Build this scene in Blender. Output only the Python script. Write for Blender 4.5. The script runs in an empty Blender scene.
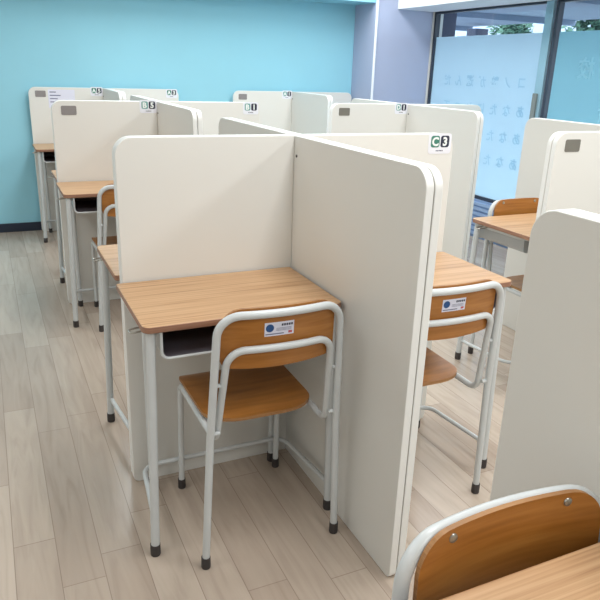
import bpy, bmesh, math, random
from mathutils import Vector, Matrix
random.seed(7)
PI = math.pi
COL = bpy.context.scene.collection

# ------------------------------------------------------------------ materials
def lin(r, g, b):
    f = lambda c: ((c/255+0.055)/1.055)**2.4 if c > 10 else c/255/12.92
    return (f(r), f(g), f(b), 1)

def mat(name, col, rough=0.5, metal=0.0, spec=0.5, coat=0.0, noise=0.0, nscale=8.0, bump=0.0, bscale=200.0):
    m = bpy.data.materials.new(name); m.use_nodes = True
    nt = m.node_tree; b = nt.nodes['Principled BSDF']
    b.inputs['Base Color'].default_value = col
    b.inputs['Roughness'].default_value = rough
    b.inputs['Metallic'].default_value = metal
    b.inputs['Specular IOR Level'].default_value = spec
    b.inputs['Coat Weight'].default_value = coat
    tc = nt.nodes.new('ShaderNodeTexCoord')
    if noise > 0:
        n = nt.nodes.new('ShaderNodeTexNoise'); n.inputs['Scale'].default_value = nscale; n.inputs['Detail'].default_value = 4
        nt.links.new(tc.outputs['Object'], n.inputs['Vector'])
        mx = nt.nodes.new('ShaderNodeMix'); mx.data_type = 'RGBA'
        mx.inputs[6].default_value = tuple(c*(1-noise) for c in col[:3])+(1,)
        mx.inputs[7].default_value = tuple(min(1, c*(1+noise)) for c in col[:3])+(1,)
        nt.links.new(n.outputs['Fac'], mx.inputs[0]); nt.links.new(mx.outputs[2], b.inputs['Base Color'])
    if bump > 0:
        n2 = nt.nodes.new('ShaderNodeTexNoise'); n2.inputs['Scale'].default_value = bscale
        nt.links.new(tc.outputs['Object'], n2.inputs['Vector'])
        bp = nt.nodes.new('ShaderNodeBump'); bp.inputs['Strength'].default_value = bump; bp.inputs['Distance'].default_value = 0.001
        nt.links.new(n2.outputs['Fac'], bp.inputs['Height']); nt.links.new(bp.outputs['Normal'], b.inputs['Normal'])
    return m

def ramp(nt, stops):
    r = nt.nodes.new('ShaderNodeValToRGB'); e = r.color_ramp.elements
    e[0].position, e[0].color = stops[0]; e[1].position, e[1].color = stops[-1]
    for p, c in stops[1:-1]:
        x = e.new(p); x.color = c
    return r

def wood(name, stops, sx, sy, sz, rough, dist=1.5, bands=True, coat=0.0, wscale=1.0):
    m = bpy.data.materials.new(name); m.use_nodes = True
    nt = m.node_tree; b = nt.nodes['Principled BSDF']; b.inputs['Roughness'].default_value = rough
    b.inputs['Coat Weight'].default_value = coat; b.inputs['Coat Roughness'].default_value = 0.15
    tc = nt.nodes.new('ShaderNodeTexCoord'); mp = nt.nodes.new('ShaderNodeMapping'); mp.inputs['Scale'].default_value = (sx, sy, sz)
    nt.links.new(tc.outputs['Object'], mp.inputs['Vector'])
    n = nt.nodes.new('ShaderNodeTexNoise'); n.inputs['Scale'].default_value = 1; n.inputs['Detail'].default_value = 5; n.inputs['Distortion'].default_value = 0.3
    nt.links.new(mp.outputs['Vector'], n.inputs['Vector'])
    out = n.outputs['Fac']
    if bands:
        w = nt.nodes.new('ShaderNodeTexWave'); w.bands_direction = 'Y'; w.inputs['Scale'].default_value = wscale
        w.inputs['Distortion'].default_value = dist; w.inputs['Detail'].default_value = 3; w.inputs['Detail Scale'].default_value = 0.6
        nt.links.new(mp.outputs['Vector'], w.inputs['Vector'])
        mx = nt.nodes.new('ShaderNodeMix'); mx.inputs[0].default_value = 0.55
        nt.links.new(n.outputs['Fac'], mx.inputs[2]); nt.links.new(w.outputs['Fac'], mx.inputs[3]); out = mx.outputs[0]
    r = ramp(nt, stops); nt.links.new(out, r.inputs['Fac']); nt.links.new(r.outputs['Color'], b.inputs['Base Color'])
    return m

M = {}
M['panel'] = mat('white_laminate', lin(227, 227, 222), 0.42, noise=0.012, nscale=3)
M['panel_edge'] = mat('white_edge_band', lin(238, 239, 236), 0.4, noise=0.01, nscale=5)
M['paint'] = mat('pale_grey_paint', lin(204, 209, 210), 0.3, noise=0.03, nscale=25)
M['tray_out'] = mat('grey_tray_metal', lin(178, 180, 180), 0.4, noise=0.03, nscale=20)
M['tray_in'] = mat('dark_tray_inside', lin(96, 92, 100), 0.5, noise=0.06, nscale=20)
M['rubber'] = mat('dark_rubber', lin(62, 58, 58), 0.6, noise=0.1, nscale=60)
M['steel'] = mat('rivet_steel', lin(170, 168, 160), 0.3, metal=0.8, noise=0.05, nscale=80)
M['top'] = wood('desk_laminate', [(0.28, lin(160, 117, 80)), (0.42, lin(190, 149, 108)), (0.55, lin(202, 163, 122)), (0.74, lin(212, 176, 136))], 2.2, 135, 40, 0.36, bands=False)
M['top_edge'] = wood('desk_edge_band', [(0.3, lin(132, 92, 72)), (0.7, lin(172, 132, 108))], 4, 20, 300, 0.45, bands=False)
M['ply'] = wood('orange_plywood', [(0.3, lin(152, 96, 36)), (0.5, lin(170, 110, 46)), (0.7, lin(184, 124, 58))], 4, 30, 60, 0.32, bands=False, coat=0.25)
M['ply_edge'] = wood('plywood_edge', [(0.3, lin(142, 98, 56)), (0.7, lin(176, 130, 82))], 6, 6, 300, 0.5, bands=False)
M['plate_grey'] = mat('grey_plate', lin(140, 136, 136), 0.5, noise=0.05, nscale=60)
M['plate_dark'] = mat('dark_grey_plate', lin(118, 116, 108), 0.5, noise=0.05, nscale=60)
M['sign'] = mat('sign_white', lin(234, 236, 244), 0.4, noise=0.01, nscale=30)
M['green'] = mat('sign_green', lin(62, 128, 112), 0.45, noise=0.03, nscale=40)
M['teal'] = mat('sign_pale_teal', lin(112, 164, 160), 0.45, noise=0.03, nscale=40)
M['navy'] = mat('sign_navy', lin(38, 42, 66), 0.45, noise=0.03, nscale=40)
M['glyph'] = mat('sign_glyph', lin(238, 244, 242), 0.5, noise=0.01, nscale=40)
M['paper'] = mat('paper', lin(226, 228, 244), 0.7, noise=0.015, nscale=20)
M['ink'] = mat('ink', lin(120, 124, 150), 0.7, noise=0.05, nscale=90)
M['inkdark'] = mat('dark_ink', lin(70, 74, 92), 0.7, noise=0.05, nscale=90)
M['dotblue'] = mat('label_blue', lin(40, 84, 142), 0.5, noise=0.05, nscale=90)
M['red'] = mat('label_red', lin(190, 90, 100), 0.5, noise=0.05, nscale=90)
M['wall_blue'] = mat('blue_wallpaper', lin(152, 212, 230), 0.75, noise=0.035, nscale=2.5, bump=0.25, bscale=160)
M['wall_white'] = mat('white_wallpaper', lin(224, 223, 218), 0.8, noise=0.015, nscale=2, bump=0.2, bscale=160)
M['ceil'] = mat('ceiling_white', lin(232, 232, 230), 0.9, noise=0.02, nscale=6)
M['column'] = mat('lavender_wallpaper', lin(172, 181, 206), 0.75, noise=0.03, nscale=3, bump=0.25, bscale=160)
M['base'] = mat('navy_baseboard', lin(34, 44, 62), 0.5, noise=0.08, nscale=10)
M['beam'] = mat('beam_white', lin(226, 230, 236), 0.7, noise=0.01, nscale=4)
M['conduit'] = mat('conduit_white', lin(240, 242, 248), 0.4, noise=0.01, nscale=4)
M['alu'] = mat('grey_aluminium', lin(150, 186, 202), 0.4, metal=0.25, noise=0.03, nscale=12)  # stile metal, with daylight through the clear glass strip put into its colour
M['alu_dark'] = mat('dark_frame', lin(52, 62, 78), 0.45, noise=0.05, nscale=12)
M['handle'] = mat('handle_grey', lin(124, 132, 130), 0.45, noise=0.04, nscale=12)
M['sill'] = mat('sill_blue_grey', lin(136, 162, 200), 0.5, noise=0.06, nscale=8)
M['sill2'] = mat('sill_slat', lin(156, 182, 218), 0.45, noise=0.06, nscale=8)
M['pave'] = mat('outdoor_paving', lin(150, 152, 156), 0.8, noise=0.1, nscale=3)
M['bldg'] = mat('pale_building', lin(160, 172, 196), 0.8, noise=0.04, nscale=2)
M['bldg_win'] = mat('building_window', lin(120, 140, 160), 0.3, noise=0.08, nscale=3)
M['canopy'] = mat('canopy_grey', lin(112, 128, 152), 0.7, noise=0.12, nscale=2)
M['post'] = mat('dark_post', lin(52, 58, 82), 0.6, noise=0.1, nscale=3)
M['leaf'] = mat('tree_leaf', lin(70, 104, 88), 0.7, noise=0.25, nscale=8)
M['bark'] = mat('tree_bark', lin(72, 66, 64), 0.8, noise=0.2, nscale=20)

def floor_mat():
    m = bpy.data.materials.new('vinyl_planks'); m.use_nodes = True
    nt = m.node_tree; L = nt.links; b = nt.nodes['Principled BSDF']
    tc = nt.nodes.new('ShaderNodeTexCoord')
    sp = nt.nodes.new('ShaderNodeSeparateXYZ'); L.new(tc.outputs['Object'], sp.inputs[0])
    ax = nt.nodes.new('ShaderNodeMath'); ax.operation = 'ADD'; ax.inputs[1].default_value = 12.06; L.new(sp.outputs['X'], ax.inputs[0])
    ay = nt.nodes.new('ShaderNodeMath'); ay.operation = 'ADD'; ay.inputs[1].default_value = 9.64; L.new(sp.outputs['Y'], ay.inputs[0])
    # per-row shift so plank ends stagger
    dv = nt.nodes.new('ShaderNodeMath'); dv.operation = 'DIVIDE'; dv.inputs[1].default_value = 0.12; L.new(ax.outputs[0], dv.inputs[0])
    fl = nt.nodes.new('ShaderNodeMath'); fl.operation = 'FLOOR'; L.new(dv.outputs[0], fl.inputs[0])
    wn = nt.nodes.new('ShaderNodeTexWhiteNoise'); wn.noise_dimensions = '1D'; L.new(fl.outputs[0], wn.inputs['W'])
    sh = nt.nodes.new('ShaderNodeMath'); sh.operation = 'MULTIPLY_ADD'; sh.inputs[1].default_value = 0.9; L.new(wn.outputs['Value'], sh.inputs[0]); L.new(ay.outputs[0], sh.inputs[2])
    cb = nt.nodes.new('ShaderNodeCombineXYZ'); L.new(sh.outputs[0], cb.inputs['X']); L.new(ax.outputs[0], cb.inputs['Y'])
    br = nt.nodes.new('ShaderNodeTexBrick'); br.offset = 0; br.offset_frequency = 1; br.squash = 1
    br.inputs['Scale'].default_value = 1; br.inputs['Brick Width'].default_value = 0.9; br.inputs['Row Height'].default_value = 0.12
    br.inputs['Mortar Size'].default_value = 0.0013; br.inputs['Mortar Smooth'].default_value = 0.3; br.inputs['Bias'].default_value = 0.0
    br.inputs['Color1'].default_value = lin(178, 162, 147); br.inputs['Color2'].default_value = lin(196, 182, 167); br.inputs['Mortar'].default_value = lin(150, 134, 122)
    L.new(cb.outputs[0], br.inputs['Vector'])
    mp = nt.nodes.new('ShaderNodeMapping'); mp.inputs['Scale'].default_value = (22, 2.2, 1); L.new(tc.outputs['Object'], mp.inputs['Vector'])
    off = nt.nodes.new('ShaderNodeVectorMath'); off.operation = 'ADD'; L.new(mp.outputs[0], off.inputs[0])
    c2 = nt.nodes.new('ShaderNodeCombineXYZ'); L.new(wn.outputs['Value'], c2.inputs['Z']); 
    sc = nt.nodes.new('ShaderNodeVectorMath'); sc.operation = 'SCALE'; sc.inputs['Scale'].default_value = 37; L.new(c2.outputs[0], sc.inputs[0]); L.new(sc.outputs[0], off.inputs[1])
    n = nt.nodes.new('ShaderNodeTexNoise'); n.inputs['Scale'].default_value = 1; n.inputs['Detail'].default_value = 6; n.inputs['Distortion'].default_value = 1.2
    L.new(off.outputs[0], n.inputs['Vector'])
    r = ramp(nt, [(0.25, (0.74, 0.71, 0.69, 1)), (0.48, (0.95, 0.94, 0.93, 1)), (0.75, (1.08, 1.08, 1.08, 1))]); L.new(n.outputs['Fac'], r.inputs['Fac'])
    mx = nt.nodes.new('ShaderNodeMix'); mx.data_type = 'RGBA'; mx.blend_type = 'MULTIPLY'; mx.inputs[0].default_value = 0.75
    L.new(br.outputs['Color'], mx.inputs[6]); L.new(r.outputs['Color'], mx.inputs[7]); L.new(mx.outputs[2], b.inputs['Base Color'])
    b.inputs['Roughness'].default_value = 0.23; b.inputs['Specular IOR Level'].default_value = 0.6
    bp = nt.nodes.new('ShaderNodeBump'); bp.inputs['Strength'].default_value = 0.12; bp.inputs['Distance'].default_value = 0.002
    L.new(n.outputs['Fac'], bp.inputs['Height']); L.new(bp.outputs['Normal'], b.inputs['Normal'])
    return m
M['floor'] = floor_mat()

def glass_mat():
    m = bpy.data.materials.new('window_glass'); m.use_nodes = True
    nt = m.node_tree; nt.nodes.clear(); o = nt.nodes.new('ShaderNodeOutputMaterial')
    t = nt.nodes.new('ShaderNodeBsdfTransparent'); t.inputs[0].default_value = (0.80, 0.92, 0.96, 1)
    g = nt.nodes.new('ShaderNodeBsdfGlossy'); g.inputs['Roughness'].default_value = 0.03
    f = nt.nodes.new('ShaderNodeLayerWeight'); f.inputs['Blend'].default_value = 0.5
    p = nt.nodes.new('ShaderNodeMath'); p.operation = 'POWER'; p.inputs[1].default_value = 4; nt.links.new(f.outputs['Facing'], p.inputs[0])
    q = nt.nodes.new('ShaderNodeMath'); q.operation = 'MULTIPLY_ADD'; q.inputs[1].default_value = 0.6; q.inputs[2].default_value = 0.06; nt.links.new(p.outputs[0], q.inputs[0])
    x = nt.nodes.new('ShaderNodeMixShader'); nt.links.new(q.outputs[0], x.inputs[0]); nt.links.new(t.outputs[0], x.inputs[1]); nt.links.new(g.outputs[0], x.inputs[2])
    nt.links.new(x.outputs[0], o.inputs[0]); return m
M['glass'] = glass_mat()

def film_mat(name, col, col2):
    m = bpy.data.materials.new(name); m.use_nodes = True
    nt = m.node_tree; nt.nodes.clear(); o = nt.nodes.new('ShaderNodeOutputMaterial')
    t = nt.nodes.new('ShaderNodeBsdfTranslucent'); d = nt.nodes.new('ShaderNodeBsdfDiffuse'); d.inputs[0].default_value = col2
    tc = nt.nodes.new('ShaderNodeTexCoord'); n = nt.nodes.new('ShaderNodeTexNoise'); n.inputs['Scale'].default_value = 2.0
    nt.links.new(tc.outputs['Object'], n.inputs['Vector'])
    r = ramp(nt, [(0.3, tuple(c*0.96 for c in col[:3])+(1,)), (0.7, col)]); nt.links.new(n.outputs['Fac'], r.inputs['Fac']); nt.links.new(r.outputs['Color'], t.inputs[0])
    x = nt.nodes.new('ShaderNodeMixShader'); x.inputs[0].default_value = 0.22
    nt.links.new(t.outputs[0], x.inputs[1]); nt.links.new(d.outputs[0], x.inputs[2]); nt.links.new(x.outputs[0], o.inputs[0]); return m
M['film'] = film_mat('frosted_film', lin(214, 236, 246), lin(180, 214, 230))
M['letter'] = film_mat('film_letter', lin(198, 226, 238), lin(166, 204, 222))
M['letter2'] = film_mat('film_letter_pale', lin(214, 244, 250), lin(200, 232, 240))
M['film2'] = film_mat('frosted_film_aqua', lin(160, 208, 217), lin(140, 192, 206))

# ------------------------------------------------------------------ mesh helpers
def obj(name, bm, mats, parent=None, loc=(0, 0, 0), smooth=True, bevel=0.0, bseg=2, label=None, rot=None):
    bm.normal_update()
    if smooth:
        for f in bm.faces: f.smooth = True
        for e in bm.edges:
            if len(e.link_faces) == 2 and e.calc_face_angle(0) > math.radians(38): e.smooth = False
    me = bpy.data.meshes.new(name); bm.to_mesh(me); bm.free()
    for m in (mats if isinstance(mats, (list, tuple)) else [mats]): me.materials.append(m)
    o = bpy.data.objects.new(name, me); COL.objects.link(o)
    if parent is not None: o.parent = parent
    o.location = loc
    if rot: o.rotation_euler = rot
    if bevel > 0:
        b = o.modifiers.new('bevel', 'BEVEL'); b.width = bevel; b.segments = bseg; b.limit_method = 'ANGLE'; b.angle_limit = math.radians(50); b.harden_normals = True
    if label: o['label'] = label
    return o

def box(bm, x0, x1, y0, y1, z0, z1, mi=0):
    v = [bm.verts.new(p) for p in ((x0,y0,z0),(x1,y0,z0),(x1,y1,z0),(x0,y1,z0),(x0,y0,z1),(x1,y0,z1),(x1,y1,z1),(x0,y1,z1))]
    for q in ((3,2,1,0),(4,5,6,7),(0,1,5,4),(1,2,6,5),(2,3,7,6),(3,0,4,7)):
        f = bm.faces.new([v[i] for i in q]); f.material_index = mi

def rrect(x0, x1, y0, y1, rad, seg=8):
    """outline, counter-clockwise; rad = radii at (x0,y0),(x1,y0),(x1,y1),(x0,y1)"""
    if not isinstance(rad, (tuple, list)): rad = (rad,)*4
    pts = []
    for (cx, cy, sx, sy, a0, r) in ((x0,y0,1,1,PI,rad[0]),(x1,y0,-1,1,1.5*PI,rad[1]),(x1,y1,-1,-1,0,rad[2]),(x0,y1,1,-1,0.5*PI,rad[3])):
        if r <= 1e-6: pts.append((cx, cy)); continue
        for k in range(seg+1):
            a = a0 + 0.5*PI*k/seg; pts.append((cx+sx*r+r*math.cos(a), cy+sy*r+r*math.sin(a)))
    return pts

def prism(bm, outline, h0, h1, fn, mi_cap=0, mi_side=0):
    """extrude a 2-D outline between h0 and h1; fn(u, v, h) -> 3-D point"""
    a = [bm.verts.new(fn(u, v, h0)) for u, v in outline]; b = [bm.verts.new(fn(u, v, h1)) for u, v in outline]
    n = len(a); fs = []
    f = bm.faces.new(a[::-1]); f.material_index = mi_cap; fs.append(f)
    f = bm.faces.new(b); f.material_index = mi_cap; fs.append(f)
    for i in range(n):
        f = bm.faces.new((a[i], a[(i+1) % n], b[(i+1) % n], b[i])); f.material_index = mi_side; fs.append(f)
    bmesh.ops.recalc_face_normals(bm, faces=fs)

XY = lambda u, v, h: (u, v, h)
XZ = lambda u, v, h: (u, h, v)
YZ = lambda u, v, h: (h, u, v)

def fillet(pts, r, seg=7):
    P = [Vector(p) for p in pts]; out = [P[0]]
    for i in range(1, len(P)-1):
        ri = r[i-1] if isinstance(r, (list, tuple)) else r
        a = (P[i-1]-P[i]); b = (P[i+1]-P[i]); la, lb = a.length, b.length; a.normalize(); b.normalize()
        ang = a.angle(b)
        if ri <= 0 or ang > PI-0.02: out.append(P[i]); continue
        t = min(ri/math.tan(ang/2), la*0.49, lb*0.49); rr = t*math.tan(ang/2)
        bis = (a+b).normalized(); c = P[i]+bis*(rr/math.sin(ang/2))
        s = P[i]+a*t-c; e = P[i]+b*t-c; tot = s.angle(e); axis = s.cross(e).normalized()
        for k in range(seg+1): out.append(c+Matrix.Rotation(tot*k/seg, 3, axis) @ s)
    out.append(P[-1]); return out

def tube(bm, pts, r, seg=12, caps=True, mi=0):
    P = [Vector(p) for p in pts]; n = len(P); rings = []
    T = [((P[min(i+1, n-1)]-P[max(i-1, 0)]).normalized()) for i in range(n)]
    up = Vector((0, 0, 1)) if abs(T[0].z) < 0.9 else Vector((1, 0, 0))
    N = (up-T[0]*up.dot(T[0])).normalized()
    for i in range(n):
        if i: 
            q = T[i-1].rotation_difference(T[i]); N = q @ N; N = (N-T[i]*N.dot(T[i])).normalized()
        B = T[i].cross(N)
        rings.append([bm.verts.new(P[i]+(N*math.cos(2*PI*k/seg)+B*math.sin(2*PI*k/seg))*r) for k in range(seg)])
    for i in range(n-1):
        for k in range(seg):
            f = bm.faces.new((rings[i][k], rings[i][(k+1) % seg], rings[i+1][(k+1) % seg], rings[i+1][k])); f.material_index = mi
    if caps:
        bm.faces.new(rings[0][::-1]).material_index = mi; bm.faces.new(rings[-1]).material_index = mi

def lathe(bm, prof, cx=0, cy=0, seg=16, mi=0, fn=XY):
    rings = []
    for r, h in prof: rings.append([bm.verts.new(fn(cx+r*math.cos(2*PI*k/seg), cy+r*math.sin(2*PI*k/seg), h)) for k in range(seg)])
    fs = []
    for i in range(len(prof)-1):
        for k in range(seg): fs.append(bm.faces.new((rings[i][k], rings[i][(k+1) % seg], rings[i+1][(k+1) % seg], rings[i+1][k])))
    fs.append(bm.faces.new(rings[0][::-1])); fs.append(bm.faces.new(rings[-1]))
    for f in fs: f.material_index = mi
    bmesh.ops.recalc_face_normals(bm, faces=fs)

def sheet(bm, nu, nv, fn, off, mi=0, mi_edge=1):
    """curved board: fn(i/nu, j/nv) -> Vector of the front face, off = thickness vector"""
    off = Vector(off); A = [[bm.verts.new(fn(i/nu, j/nv)) for j in range(nv+1)] for i in range(nu+1)]
    B = [[bm.verts.new(Vector(fn(i/nu, j/nv))+off) for j in range(nv+1)] for i in range(nu+1)]
    fs = []
    for i in range(nu):
        for j in range(nv):
            f = bm.faces.new((A[i][j], A[i+1][j], A[i+1][j+1], A[i][j+1])); f.material_index = mi; fs.append(f)
            f = bm.faces.new((B[i][j], B[i][j+1], B[i+1][j+1], B[i+1][j])); f.material_index = mi; fs.append(f)
    def side(a, b, c, d):
        f = bm.faces.new((a, b, c, d)); f.material_index = mi_edge; fs.append(f)
    for i in range(nu):
        side(A[i][0], B[i][0], B[i+1][0], A[i+1][0]); side(A[i][nv], A[i+1][nv], B[i+1][nv], B[i][nv])
    for j in range(nv):
        side(A[0][j], A[0][j+1], B[0][j+1], B[0][j]); side(A[nu][j], B[nu][j], B[nu][j+1], A[nu][j+1])
    bmesh.ops.recalc_face_normals(bm, faces=fs)

def glyphs(text, size, bold=0.0, align='CENTER'):
    c = bpy.data.curves.new('glyphs', 'FONT'); c.body = text; c.size = size; c.align_x = align; c.align_y = 'CENTER'
    c.offset = bold; c.resolution_u = 3; c.fill_mode = 'FRONT'
    o = bpy.data.objects.new('glyphs', c); COL.objects.link(o)
    dg = bpy.context.evaluated_depsgraph_get(); me = bpy.data.meshes.new_from_object(o.evaluated_get(dg))
    bpy.data.objects.remove(o); bpy.data.curves.remove(c); return me

def add_glyphs(bm, text, size, fn, bold=0.0, mi=0, center=True):
    me = glyphs(text, size, bold); t = bmesh.new(); t.from_mesh(me); bpy.data.meshes.remove(me)
    cx = cy = 0
    if center and len(t.verts):
        xs = [v.co.x for v in t.verts]; ys = [v.co.y for v in t.verts]; cx = (min(xs)+max(xs))/2; cy = (min(ys)+max(ys))/2
    mp = {v: bm.verts.new(fn(v.co.x-cx, v.co.y-cy)) for v in t.verts}
    for f in t.faces:
        try: bm.faces.new([mp[v] for v in f.verts]).material_index = mi
        except ValueError: pass
    t.free()

def thing(name, label, cat, loc=(0, 0, 0), rz=0.0, group=None):
    o = bpy.data.objects.new(name, None); COL.objects.link(o); o.empty_display_size = 0.1
    o.location = loc; o.rotation_euler = (0, 0, rz); o['label'] = label; o['category'] = cat
    if group: o['group'] = group
    return o
def tag(o, label, cat, group=None):
    o['label'] = label; o['category'] = cat
    if group: o['group'] = group
    return o
def struct(name, bm, m, parent=None, **k):
    o = obj(name, bm, m, parent, **k)
    if parent is None: o['kind'] = 'structure'
    return o
def copy_tree(o, parent=None):
    c = o.copy(); COL.objects.link(c)
    if parent is not None: c.parent = parent
    for ch in list(o.children): copy_tree(ch, c)
    return c

# ------------------------------------------------------------------ room
WL, WR, YB, YF, ZC = -3.2, 3.02, 4.0, -5.0, 2.55
bm = bmesh.new(); box(bm, WL-0.1, WR+0.1, YF-0.1, YB+0.1, -0.1, 0); struct('floor', bm, M['floor'], smooth=False)
bm = bmesh.new(); box(bm, WL-0.1, WR+0.1, YF-0.1, YB+0.1, ZC, ZC+0.1); struct('ceiling', bm, M['ceil'], smooth=False)
bm = bmesh.new(); box(bm, WL-0.1, WR+0.1, YB, YB+0.1, 0, ZC); struct('wall_back', bm, M['wall_blue'], smooth=False)
bm = bmesh.new(); box(bm, WL-0.1, WL, YF, YB, 0, ZC); struct('wall_left', bm, M['wall_white'], smooth=False)
bm = bmesh.new(); box(bm, WL-0.1, WR+0.1, YF-0.1, YF, 0, ZC); struct('wall_front', bm, M['wall_white'], smooth=False)
Y2 = 0.2
bm = bmesh.new(); box(bm, WR, WR+0.12, YF, Y2, 0, ZC); box(bm, WR, WR+0.12, Y2, YB, 1.97, ZC); box(bm, WR, WR+0.12, 3.58, YB, 0, 1.97)
struct('wall_right', bm, M['wall_white'], smooth=False)
bm = bmesh.new(); box(bm, 2.405, WR, 3.585, YB, 0, ZC); struct('wall_column', bm, M['column'], smooth=False, bevel=0.004)
bm = bmesh.new(); box(bm, WL, 2.405, 3.62, YB, 2.0, ZC); struct('trim_1', bm, M['wall_blue'], smooth=False)
bm = bmesh.new(); box(bm, 2.62, WR, Y2-0.3, 3.585, 1.955, ZC); struct('trim_2', bm, M['beam'], smooth=False, bevel=0.004)
bm = bmesh.new(); prism(bm, rrect(2.39, 2.412, 3.568, 3.588, 0.006, 4), 0.0, ZC, XY); struct('trim_3', bm, M['conduit'])
bm = bmesh.new(); box(bm, WL, 2.405, YB-0.012, YB, 0, 0.075); struct('baseboard_back', bm, M['base'], smooth=False, bevel=0.003)
bm = bmesh.new(); box(bm, 2.393, 2.405, 3.573, YB-0.012, 0, 0.075); box(bm, 2.393, WR, 3.573, 3.585, 0, 0.075); struct('baseboard_column', bm, M['base'], smooth=False)
# low sill below the glass with horizontal slats
bm = bmesh.new(); box(bm, WR-0.005, WR+0.12, Y2, 3.58, 0, 0.34, 0)
for k in range(7): box(bm, WR-0.017, WR-0.005, Y2, 3.575, 0.025+k*0.045, 0.052+k*0.045, 1)
struct('trim_4', bm, [M['sill'], M['sill2']], smooth=False)

# windows: frame mesh > pane, frosted_film (> film_lettering), handle
ZS, ZT, ZF = 0.34, 1.97, 1.735
def window(name, y0, y1, film_y0, film_y1, film):
    bm = bmesh.new()
    box(bm, WR+0.02, WR+0.07, y0, y0+0.04, ZS, ZT); box(bm, WR+0.02, WR+0.07, y1-0.025, y1, ZS, ZT)
    box(bm, WR+0.02, WR+0.07, y0+0.04, y1-0.025, ZS, ZS+0.03); box(bm, WR+0.02, WR+0.07, y0+0.04, y1-0.025, ZT-0.03, ZT)
    w = struct(name, bm, M['alu_dark'], smooth=False)
    bm = bmesh.new(); bm.faces.new([bm.verts.new((WR+0.046, y, z)) for y, z in ((y0+0.04, ZS+0.03), (y0+0.04, ZT-0.03), (y1-0.025, ZT-0.03), (y1-0.025, ZS+0.03))]); obj('pane', bm, M['glass'], w, smooth=False)
    bm = bmesh.new(); v = [bm.verts.new((WR+0.042, y, z)) for y, z in ((film_y0, ZS+0.03), (film_y1, ZS+0.03), (film_y1, ZF), (film_y0, ZF))]; bm.faces.new(v)
    f = obj('frosted_film', bm, film, w, smooth=False)
    return w, f
def film_text(film, text, y, z, size, m, bold=0.0, pitch=None):
    # lettering faces the street: from the room it reads mirrored
    bm = bmesh.new()
    for i, ch in enumerate(text):
        yy = y+i*(pitch or size)
        add_glyphs(bm, ch, size, lambda a, b, yy=yy: (WR+0.0405, yy+a, z+b), bold)
    obj('film_lettering', bm, m, film, smooth=False)
w1, f1 = window('window_1', 2.065, 3.58, 2.11, 3.552, M['film'])
for txt, z in (('コノ塾が選んだ', 1.355), ('あなたにとって', 1.13), ('あなた', 0.91), ('あなた', 0.70)):
    film_text(f1, txt, 2.315 if txt[0] == 'コ' else 2.29, z, 0.105, M['letter'], 0.002, 0.166)
bm = bmesh.new(); prism(bm, rrect(2.078, 2.120, 1.06, 1.285, 0.006, 3), WR-0.012, WR+0.005, YZ); obj('handle', bm, M['handle'], w1)
bm = bmesh.new(); box(bm, WR+0.005, WR+0.03, 2.045, 2.125, ZS, ZT); obj('stile', bm, M['alu'], w1, smooth=False, bevel=0.003, label='pale grey aluminium stile')  # also covers the unfilmed glass strip; outdoor brightness is painted in
w2, f2 = window('window_2', Y2, 2.03, Y2+0.045, 1.985, M['film2'])
film_text(f2, '校', 1.675, 1.48, 0.155, M['letter2'], 0.004)
film_text(f2, '高', 1.45, 1.48, 0.155, M['letter2'], 0.004)
film_text(f2, '可', 1.44, 1.15, 0.13, M['letter2'], 0.004)

# ------------------------------------------------------------------ outside the windows
bm = bmesh.new(); box(bm, WR+0.12, 40, -25, 40, -0.3, -0.02); g = struct('ground', bm, M['pave'], smooth=False)
bm = bmesh.new(); box(bm, WR+0.12, 6.2, -4, 9, 2.12, 2.3)
for k in range(6): box(bm, 3.4, 6.2, -3.5+k*2.1, -3.42+k*2.1, 2.055, 2.12)
tag(obj('entrance_canopy', bm, M['canopy'], smooth=False), 'grey canopy ceiling outside above the window tops', 'canopy')
def post(x, y, w, label):
    bm = bmesh.new(); prism(bm, rrect(x-w, x+w, y-w, y+w, 0.03, 3), -0.02, 2.055, XY); prism(bm, rrect(x-w-0.04, x+w+0.04, y-w-0.04, y+w+0.04, 0.03, 3), -0.02, 0.12, XY)
    return tag(obj('canopy_post', bm, M['post']), label, 'post', 'dark canopy posts outside')
post(3.7, 4.33, 0.1, 'dark post outside the glass nearest the grey column')
post(5.9, 6.5, 0.12, 'dark slim post outside, second from the grey column')
def building(x, y0, y1, h, label, nw):
    t = thing('office_building', label, 'building', (x, (y0+y1)/2, -0.02))
    hw = (y1-y0)/2
    bm = bmesh.new(); box(bm, 0, 4, -hw, hw, 0, h); box(bm, -0.15, 4.1, -hw-0.1, hw+0.1, h, h+0.25); obj('wall', bm, M['bldg'], t, smooth=False)
    for r in range(int(h//2.8)):
        for k in range(nw):
            yy = -hw+(k+0.5)*2*hw/nw; z = 0.9+r*2.8
            bm = bmesh.new(); box(bm, -0.04, 0.03, yy-0.6, yy+0.6, z, z+1.3); obj('window', bm, M['bldg_win'], t, smooth=False)
building(17, 8, 22, 5.2, 'pale low building seen through the clear glass strip of the left pane', 5)
building(19, -4, 5.5, 3.4, 'pale building seen through the clear glass strip of the right pane', 4)
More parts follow.
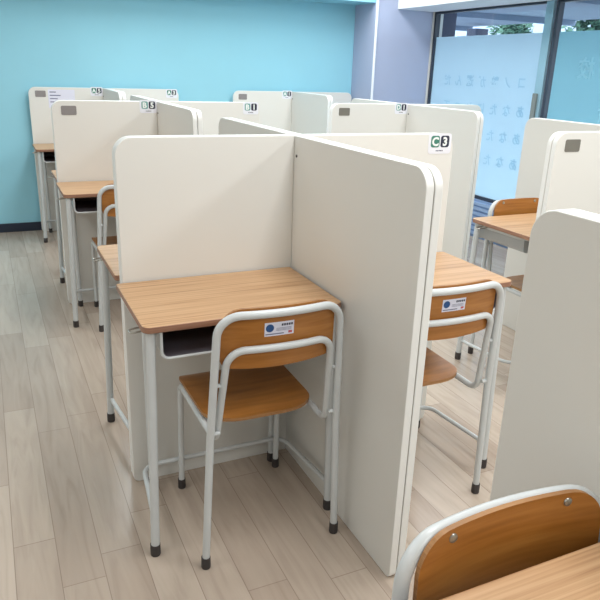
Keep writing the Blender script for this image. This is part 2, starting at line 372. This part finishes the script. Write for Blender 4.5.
def tree(x, y, h, cr, label):
    t = thing('street_tree', label, 'tree', (x, y, -0.02), 0, None)
    bm = bmesh.new(); tube(bm, [(0, 0, 0), (0.03, 0.02, h*0.4), (-0.02, 0, h*0.85)], 0.05, 8); obj('trunk', bm, M['bark'], t)
    bm = bmesh.new(); rnd = random.Random(int(x*10+y))
    for k in range(900):
        a = rnd.uniform(0, 2*PI); c = rnd.uniform(-1, 1); rr = cr*rnd.uniform(0.3, 1)**0.5*(0.8+0.3*math.sin(3*a+4*c)); s = math.sqrt(1-c*c)
        p = Vector((rr*s*math.cos(a), rr*s*math.sin(a), h*0.82+rr*c*0.9)); d = Vector((rnd.gauss(0, 1), rnd.gauss(0, 1), rnd.gauss(0, 1))).normalized(); e = d.orthogonal().normalized(); L = 0.075
        bm.faces.new([bm.verts.new(p-d*L), bm.verts.new(p+e*L*0.45), bm.verts.new(p+d*L), bm.verts.new(p-e*L*0.45)])
    obj('foliage', bm, M['leaf'], t, smooth=False)
tree(8.0, 8.1, 2.75, 0.42, 'dark green street tree behind the left window pane')
tree(8.0, 6.25, 2.8, 0.5, 'dark green street tree behind the right window pane')

# ------------------------------------------------------------------ carrel partitions
H, AL, AR, BN, BF, T0, T1 = 1.2, 0.614, 0.628, 0.784, 0.794, 0.0012, 0.025
PAN = [M['panel'], M['panel_edge']]
def slab_x(x0, x1, y0, y1, lfree, rfree):
    bm = bmesh.new(); r = 0.055; b = 0.022
    prism(bm, rrect(x0, x1, 0.0, H, (b if lfree else 0, b if rfree else 0, r if rfree else 0, r if lfree else 0)), y0, y1, XZ, 0, 1); return bm
def slab_y(y0, y1, x0, x1, nfree=True, ffree=True):
    bm = bmesh.new(); r = 0.055; b = 0.022
    prism(bm, rrect(y0, y1, 0.0, H, (b if nfree else 0, b if ffree else 0, r if ffree else 0, r if nfree else 0)), x0, x1, YZ, 0, 1); return bm
meshes = {}
def panel(key, mk, parent, label=None):
    if key not in meshes:
        o = obj('panel', mk(), PAN, parent, bevel=0.003); meshes[key] = o
    else:
        o = meshes[key].copy(); COL.objects.link(o); o.parent = parent
    if label: o['label'] = label
    return o
def sign(parent, x, z, letter, digit, mletter):
    y = -T1
    bm = bmesh.new(); prism(bm, rrect(-0.051, 0.051, -0.04, 0.034, 0.012, 5), -0.001, 0.0, XZ)
    s = obj('seat_sign', bm, M['sign'], parent, (x, y, z), label='seat sign reading %s%s' % (letter, digit))
    for gl, cx, m in ((letter, -0.0215, mletter), (digit, 0.0215, M['navy'])):
        bm = bmesh.new(); prism(bm, rrect(cx-0.019, cx+0.019, -0.0165, 0.0255, 0.009, 5), -0.0016, -0.001, XZ)
        add_glyphs(bm, gl, 0.042, lambda a, b, cx=cx: (cx+a, -0.0019, 0.0045+b), 0.0018, 1)
        obj('letter_tile' if gl.isalpha() else 'number_tile', bm, [m, M['glyph']], s, smooth=False)
    bm = bmesh.new()
    for k in range(5): box(bm, -0.016+k*0.0066, -0.0115+k*0.0066, -0.0012, -0.001, -0.031, -0.0265)
    obj('caption', bm, M['inkdark'], s, smooth=False)
def plate(parent, x, z, m):
    bm = bmesh.new(); prism(bm, rrect(-0.041, 0.041, -0.025, 0.025, 0.007, 4), -0.002, 0.0, XZ, 0, 0)
    obj('grey_plate', bm, m, parent, (x, -T1, z), bevel=0.0006)
def partition(label, x, y, far=True, left=None, right=None, lplate=None, row_m=None, rz=0.0):
    t = thing('desk_partition', label, 'partition', (x, y, 0), rz, 'white cross shaped partitions')
    for s in ((0, 1) if far else (0,)):
        ya, yb = ((-T1, -T0), (T0, T1))[s]
        panel(('l', s), lambda: slab_x(-AL, -T1, ya, yb, True, False), t); panel(('r', s), lambda: slab_x(T1, AR, ya, yb, False, True), t)
    for s in (0, 1):
        xa, xb = ((-T1, -T0), (T0, T1))[s]
        y1 = BF if far else -T0
        panel(('d', s, far), lambda: slab_y(-BN, y1, xa, xb, True, far), t)
    for sx in (-1, 1):
        bm = bmesh.new(); lathe(bm, [(0.005, 0), (0.0045, 0.002), (0.002, 0.003)], fn=lambda a, b, h: (sx*(T1+h), a, b)); obj('screw', bm, M['rubber'], t, (0, -0.045, 1.135))
    if left: sign(t, -0.076, 1.174, left[0], left[1], row_m)
    if right: sign(t, 0.565, 1.168, right[0], right[1], row_m)
    if lplate: plate(t, -0.523, 1.147, lplate)
    return t
PX, PY = 1.7555, 1.98
partition('large white cross partition behind the nearest complete desk, sign C3 on its right arm', 0, 0, True, None, ('C', '3'), None, M['green'])
partition('white cross partition with signs B5 and B1, behind the large central one', 0, PY, True, ('B', '5'), ('B', '1'), M['plate_grey'], M['teal'])
partition('white partition with sign A5 and a paper notice, against the left of the blue wall', 0, 2*PY, False, ('A', '5'), ('A', '3'), M['plate_grey'], M['green'])
partition('white cross partition at the right with a dark grey plate and an orange chair behind it', PX, 0, True, None, None, M['plate_dark'], M['green'])
partition('white cross partition before the frosted window with dark grey plate and sign D1', PX, PY, True, ('D', '1'), None, M['plate_dark'], M['teal'])
partition('white partition with sign A1 against the blue wall beside the lavender column', PX, 2*PY, False, ('A', '1'), None, M['plate_grey'], M['teal'])
partition('nearest white partition at the right edge, beside the chair back in the foreground', -0.075, -2.0)

# paper notice taped to the A5 panel
bm = bmesh.new(); prism(bm, rrect(-0.105, 0.105, -0.075, 0.07, 0.002, 2), -0.0012, 0, XZ)
for k, w in enumerate((0.05, 0.085, 0.06, 0.04)): box(bm, -0.092, -0.092+w, -0.0016, -0.0012, 0.046-k*0.026, 0.054-k*0.026, 1)
tag(obj('paper_notice', bm, [M['paper'], M['ink']], None, (-0.36, 2*PY-T1-0.0003, 1.112), smooth=False), 'white paper notice with a few printed lines on the A5 partition', 'paper')

# ------------------------------------------------------------------ desk
def make_desk():
    t = thing('school_desk', '', 'desk')
    W, D, ZT_ = 0.302, 0.405, 0.749
    bm = bmesh.new(); prism(bm, rrect(-W, W, -D, 0, (0.024, 0.024, 0.010, 0.010), 6), ZT_-0.02, ZT_, XY, 0, 1)
    obj('tabletop', bm, [M['top'], M['top_edge']], t, bevel=0.004)
    R_ = 0.0135
    for sx in (-1, 1):
        bm = bmesh.new(); tube(bm, [(sx*0.293, -0.386, 0.028), (sx*0.277, -0.378, ZT_-0.021)], R_, 14)
        lg = obj('leg', bm, M['paint'], t)
        bm = bmesh.new(); lathe(bm, [(0.0145, 0), (0.0158, 0.004), (0.0155, 0.038)], sx*0.2935, -0.386, 16); obj('rubber_foot', bm, M['rubber'], lg)
        bm = bmesh.new(); tube(bm, fillet([(sx*0.225, -0.045, 0.028), (sx*0.225, -0.045, 0.715), (sx*0.05, -0.045, 0.715)], 0.04), R_*0.9, 12)
        lg = obj('leg', bm, M['paint'], t)
        bm = bmesh.new(); lathe(bm, [(0.0135, 0), (0.015, 0.004), (0.0145, 0.036)], sx*0.225, -0.045, 16); obj('rubber_foot', bm, M['rubber'], lg)
    bm = bmesh.new()
    tube(bm, [(-0.06, -0.045, 0.715), (0.06, -0.045, 0.715)], R_*0.9, 12)
    for sx in (-1, 1): tube(bm, fillet([(sx*0.265, -0.37, 0.719), (sx*0.262, -0.10, 0.719), (sx*0.225, -0.045, 0.719)], 0.05), 0.011, 10)
    obj('top_frame', bm, M['paint'], t)
    bm = bmesh.new()
    tube(bm, fillet([(-0.288, -0.377, 0.105), (-0.258, -0.066, 0.105), (0.258, -0.066, 0.105), (0.288, -0.377, 0.105)], 0.055, 8), 0.0085, 10)
    obj('foot_rail', bm, M['paint'], t)
    # book tray: U section, open at the front, rounded lower edges
    prof = rrect(-0.252, 0.252, 0.648, 0.90, (0.022, 0.022, 0, 0), 6)
    prof = [p for p in prof if p[1] < 0.71]; prof = [(-0.252, 0.731)] + prof + [(0.252, 0.731)]
    inn = [(x*0.992, z+0.0025*(z < 0.7)) for x, z in prof]
    bm = bmesh.new(); n = len(prof); y0, y1 = -0.394, -0.08
    A = [[bm.verts.new((x, y, z)) for x, z in P] for P, y in ((prof, y0), (prof, y1), (inn, y0), (inn, y1-0.002))]
    for i in range(n-1):
        bm.faces.new((A[0][i], A[1][i], A[1][i+1], A[0][i+1])).material_index = 0
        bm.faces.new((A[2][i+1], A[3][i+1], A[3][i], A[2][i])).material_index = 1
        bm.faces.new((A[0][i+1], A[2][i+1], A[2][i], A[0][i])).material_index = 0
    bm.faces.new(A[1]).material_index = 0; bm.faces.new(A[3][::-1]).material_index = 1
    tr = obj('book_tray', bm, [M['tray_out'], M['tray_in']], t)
    bm = bmesh.new(); tube(bm, [(x, y0-0.001, z) for x, z in prof], 0.0042, 8); obj('tray_rim', bm, M['paint'], tr)
    for sx in (-1, 1):
        bm = bmesh.new(); tube(bm, fillet([(sx*0.265, -0.34, 0.719), (sx*0.325, -0.345, 0.714), (sx*0.325, -0.315, 0.714), (sx*0.265, -0.31, 0.719)], 0.01, 5), 0.0028, 8)
        obj('bag_hook', bm, M['steel'], t)
    return t
desk0 = make_desk()
DG = 'school desks with wood-grain tops'
_first = {'d': True, 'c': True}
def desk(label, x, y, rz):
    o = desk0 if _first['d'] else copy_tree(desk0); _first['d'] = False
    o.location = (x, y, 0); o.rotation_euler = (0, 0, rz); o['label'] = label; o['group'] = DG
    return o
desk('wood-topped school desk in the middle foreground, in front of the large partition', -0.334, -0.03, 0.0)
desk('wood-topped desk right of the large divider, under the C3 sign', 0.328, -0.03, 0.0)
desk('wood-topped desk just behind the large partition, only its left end showing', -0.322, 0.055, PI)
desk('wood-topped desk with a dark tray in front of the B5 partition', -0.325, PY-0.03, 0.0)
desk('desk behind the B5 partition, a thin grey leg and edge showing at the left', -0.31, PY+0.04, PI)
desk('farthest wood-topped desk, in front of the A5 partition by the blue wall', -0.322, 2*PY-0.03, 0.0)
desk('wood-topped desk at the right near the window, chair tucked in behind it', PX-0.302, 0.05, PI)
desk('nearest wood-topped desk cut off in the bottom right corner', -0.322, -1.924, PI)

# ------------------------------------------------------------------ chair
def make_chair():
    t = thing('school_chair', '', 'chair')
    R_ = 0.0112
    bow = lambda x, k=0.028: -k*(1-min(1, abs(x)/0.19)**2)
    yb = lambda z: -0.200-0.020*max(0, (z-0.42)/0.38)          # back line of the tall frame
    ZTOP = 0.804
    # rear legs and the tall back frame made of the same bent tube
    for sx in (-1, 1):
        bm = bmesh.new(); tube(bm, [(sx*0.212, -0.196, 0.03), (sx*0.196, -0.200, 0.42)], R_, 14); lg = obj('leg', bm, M['paint'], t)
        bm = bmesh.new(); lathe(bm, [(0.0128, 0), (0.0142, 0.004), (0.0138, 0.038)], sx*0.2125, -0.196, 16); obj('rubber_foot', bm, M['rubber'], lg)
    side = [(-0.196, -0.200, 0.42), (-0.177, yb(ZTOP), ZTOP), (0.177, yb(ZTOP), ZTOP), (0.196, -0.200, 0.42)]
    F = fillet(side, 0.062, 9)
    i0 = next(i for i in range(len(F)) if F[i].z > ZTOP-0.0005); i1 = len(F)-1-i0
    path = F[:i0+1]+[Vector((F[i0].x+(F[i1].x-F[i0].x)*k/12, F[i0].y, ZTOP)) for k in range(1, 12)]+F[i1:]
    path = [Vector((p.x, p.y+(bow(p.x) if p.z > 0.6 else 0)*min(1, max(0, (p.z-0.6)/0.12)), p.z)) for p in path]
    bm = bmesh.new(); tube(bm, path, R_, 14); obj('back_frame', bm, M['paint'], t)
    # front legs, seat rails and the low back loop
    zr = 0.410
    for sx in (-1, 1):
        bm = bmesh.new(); tube(bm, [(sx*0.178, 0.216, 0.03), (sx*0.176, 0.205, 0.36)], R_*0.92, 14); lg = obj('leg', bm, M['paint'], t)
        bm = bmesh.new(); lathe(bm, [(0.0122, 0), (0.0136, 0.004), (0.0132, 0.036)], sx*0.178, 0.2165, 16); obj('rubber_foot', bm, M['rubber'], lg)
    ZI = 0.705
    side = [(-0.176, 0.205, 0.36), (-0.1755, 0.204, zr), (-0.172, -0.178, zr), (-0.151, yb(ZI)-0.002, ZI), (0.151, yb(ZI)-0.002, ZI), (0.172, -0.178, zr), (0.1755, 0.204, zr), (0.176, 0.205, 0.36)]
    F = fillet(side, [0.03, 0.045, 0.05, 0.05, 0.045, 0.03], 9)
    top = [i for i in range(len(F)) if F[i].z > ZI-0.0005]; i0, i1 = top[0], top[-1]
    path = F[:i0+1]+[F[i0].lerp(F[i1], k/12) for k in range(1, 12)]+F[i1:]
    path = [Vector((p.x, p.y+(bow(p.x) if p.z > 0.6 else 0)*min(1, max(0, (p.z-0.6)/0.08)), p.z)) for p in path]
    bm = bmesh.new(); tube(bm, path, R_*0.92, 14); 
    for sx in (-1, 1):
        for z in (0.45, 0.60): tube(bm, [(sx*0.168, yb(z)-0.0, z), (sx*0.196, yb(z)-0.0, z)], 0.006, 8)
    obj('seat_frame', bm, M['paint'], t)
    for y in (0.14, -0.06):
        bm = bmesh.new(); tube(bm, [(-0.172, y, zr-0.002), (0.172, y, zr-0.002)], 0.008, 8); obj('seat_crossbar', bm, M['paint'], t)
    # seat board
    def seat(u, v):
        y = -0.125+0.36*v; e = 0.36
        w = 0.180-0.006*(1-v)
        d0, d1 = y+0.125, 0.235-y
        ry, rx = 0.085, 0.11
        if d0 < ry: w -= rx*(1-math.sqrt(max(0, 1-(1-d0/ry)**2)))
        r = 0.035
        if d1 < r: w -= r*(1-math.sqrt(max(0, 1-(1-d1/r)**2)))
        x = (2*u-1)*max(w, 0.012)
        z = 0.439-0.010*math.sin(PI*min(1, v*1.05))*(1-(2*u-1)**2)-0.014*max(0, (v-0.85)/0.15)**2
        return (x, y, z)
    vs = [0, 0.01, 0.03, 0.06, 0.1, 0.15, 0.2, 0.27, 0.35, 0.45, 0.55, 0.65, 0.75, 0.83, 0.9, 0.925, 0.95, 0.97, 0.985, 0.995, 1]
    bm = bmesh.new(); sheet(bm, 16, 20, lambda u, v: seat(u, vs[round(v*20)]), (0, 0, -0.011)); obj('seat', bm, [M['ply'], M['ply_edge']], t)
    # backrest board in front of both tubes
    Z0, Z1 = 0.646, 0.818
    def back(u, v, off=0.0):
        z = Z0+(Z1-Z0)*v; w = 0.168-0.003*v
        d0, d1 = z-Z0, Z1-z
        for d, r in ((d0, 0.03), (d1, 0.055)):
            if d < r: w -= r*(1-math.sqrt(max(0, 1-(1-d/r)**2)))
        x = (2*u-1)*w
        return (x, yb(z)+R_+0.002+bow(x)+0.008+off, z-0.006*(1-(2*u-1)**2)*(1-v))
    vb = [0, 0.01, 0.03, 0.07, 0.12, 0.2, 0.35, 0.5, 0.62, 0.7, 0.78, 0.85, 0.9, 0.94, 0.97, 0.99, 1]
    bm = bmesh.new(); sheet(bm, 18, 16, lambda u, v: back(u, vb[round(v*16)]), (0, -0.0085, 0)); bk = obj('backrest', bm, [M['ply'], M['ply_edge']], t)
    for sx in (-1, 1):
        x = sx*0.104; z = 0.803
        bm = bmesh.new(); lathe(bm, [(0.0075, 0), (0.0068, 0.0025), (0.004, 0.004), (0.001, 0.0045)], fn=lambda a, b, h: (x+a, yb(z)+R_+0.0095+bow(x)+h, z+b)); obj('rivet', bm, M['steel'], bk)
    # registration sticker on the rear of the board
    def onback(a, b, o): 
        x = -0.007+a*0.92; z = 0.753+b*0.92
        return (x, yb(z)+R_+0.0012+bow(x)-o, z)
    def patch(bm, x0, x1, z0, z1, o, mi, n=6):
        for k in range(n):
            a, c = x0+(x1-x0)*k/n, x0+(x1-x0)*(k+1)/n
            bm.faces.new([bm.verts.new(onback(*q)) for q in ((a, z0, o), (c, z0, o), (c, z1, o), (a, z1, o))]).material_index = mi
    bm = bmesh.new(); patch(bm, -0.048, 0.044, -0.0215, 0.0215, 0.0004, 0)
    bm.faces.new([bm.verts.new(onback(-0.032+0.0125*math.cos(2*PI*k/20), 0.004+0.0125*math.sin(2*PI*k/20), 0.001)) for k in range(20)]).material_index = 1
    for k in range(5): patch(bm, 0.004+k*0.0075, 0.0095+k*0.0075, 0.008, 0.015, 0.001, 2, 1)
    for k in range(3): patch(bm, -0.012, 0.036, 0.001-k*0.0035, 0.0022-k*0.0035, 0.001, 3, 2)
    patch(bm, -0.045, 0.012, -0.017, -0.0135, 0.001, 3, 3); patch(bm, 0.026, 0.038, -0.017, -0.0095, 0.001, 4, 1)
    obj('sticker', bm, [M['paper'], M['dotblue'], M['inkdark'], M['ink'], M['red']], bk, smooth=False, label='white registration sticker with a blue dot')
    return t
chair0 = make_chair()
CG = 'plywood school chairs with pale grey tube frames'
def chair(label, x, y, rz):
    o = chair0 if _first['c'] else copy_tree(chair0); _first['c'] = False
    o.location = (x, y, 0); o.rotation_euler = (0, 0, rz); o['label'] = label; o['group'] = CG
    return o
chair('orange plywood chair with grey tube frame tucked under the middle foreground desk', -0.289, -0.334, -0.008)
chair('orange plywood chair right of the large divider, below the C3 sign', 0.279, -0.340, 0.0)
chair('chair at the B5 desk, its rounded back frame showing left of the large partition', -0.285, PY-0.335, 0.0)
chair('farthest chair, at the A5 desk by the blue wall', -0.305, 2*PY-0.335, 0.0)
chair('chair facing the camera behind the right desk near the window', PX-0.272, 0.275, PI)
chair('nearest chair, its brown backrest with two rivets facing the camera at bottom right', -0.320, -1.698, PI).scale = (1.03, 1.0, 1.0)

# ------------------------------------------------------------------ light
sc = bpy.context.scene
w = bpy.data.worlds.new('overcast'); sc.world = w; w.use_nodes = True; nt = w.node_tree
bg = nt.nodes['Background']; bg.inputs['Color'].default_value = (0.88, 0.94, 1.0, 1); bg.inputs['Strength'].default_value = 5.4
def area(x, y, sx, sy, e, z=ZC-0.02, col=(0.975, 0.985, 0.99), rot=(0, 0, 0)):
    l = bpy.data.lights.new('ceiling_lamp', 'AREA'); l.shape = 'RECTANGLE'; l.size = sx; l.size_y = sy; l.energy = e; l.color = col
    o = bpy.data.objects.new('ceiling_lamp', l); COL.objects.link(o); o.location = (x, y, z); o.rotation_euler = rot
for x, k in ((-1.9, 0.6), (0.2, 1.1), (1.9, 1.15)):
    for y in (-3.2, -0.9, 1.4, 3.0): area(x, y, 0.5, 1.2, 19*k*(1.2 if y < 0 else 1.0))

# ------------------------------------------------------------------ camera
F, YAW, PIT, ROLL = 656.8, 0.4423, -0.3386, 0.0343
cam = bpy.data.cameras.new('camera'); cam.sensor_width = 36; cam.sensor_fit = 'HORIZONTAL'; cam.lens = F/600*36; cam.clip_start = 0.02
co = bpy.data.objects.new('camera', cam); COL.objects.link(co)
fw = Vector((math.sin(YAW)*math.cos(PIT), math.cos(YAW)*math.cos(PIT), math.sin(PIT))); r = Vector((math.cos(YAW), -math.sin(YAW), 0)); u = r.cross(fw)
c_, s_ = math.cos(ROLL), math.sin(ROLL); rr = c_*r+s_*u; uu = -s_*r+c_*u
co.matrix_world = Matrix(((rr.x, uu.x, -fw.x, -0.9509), (rr.y, uu.y, -fw.y, -2.0637), (rr.z, uu.z, -fw.z, 1.41), (0, 0, 0, 1)))
sc.camera = co
sc.view_settings.view_transform = 'Standard'; sc.view_settings.look = 'None'; sc.view_settings.exposure = -0.04; sc.view_settings.gamma = 1.0
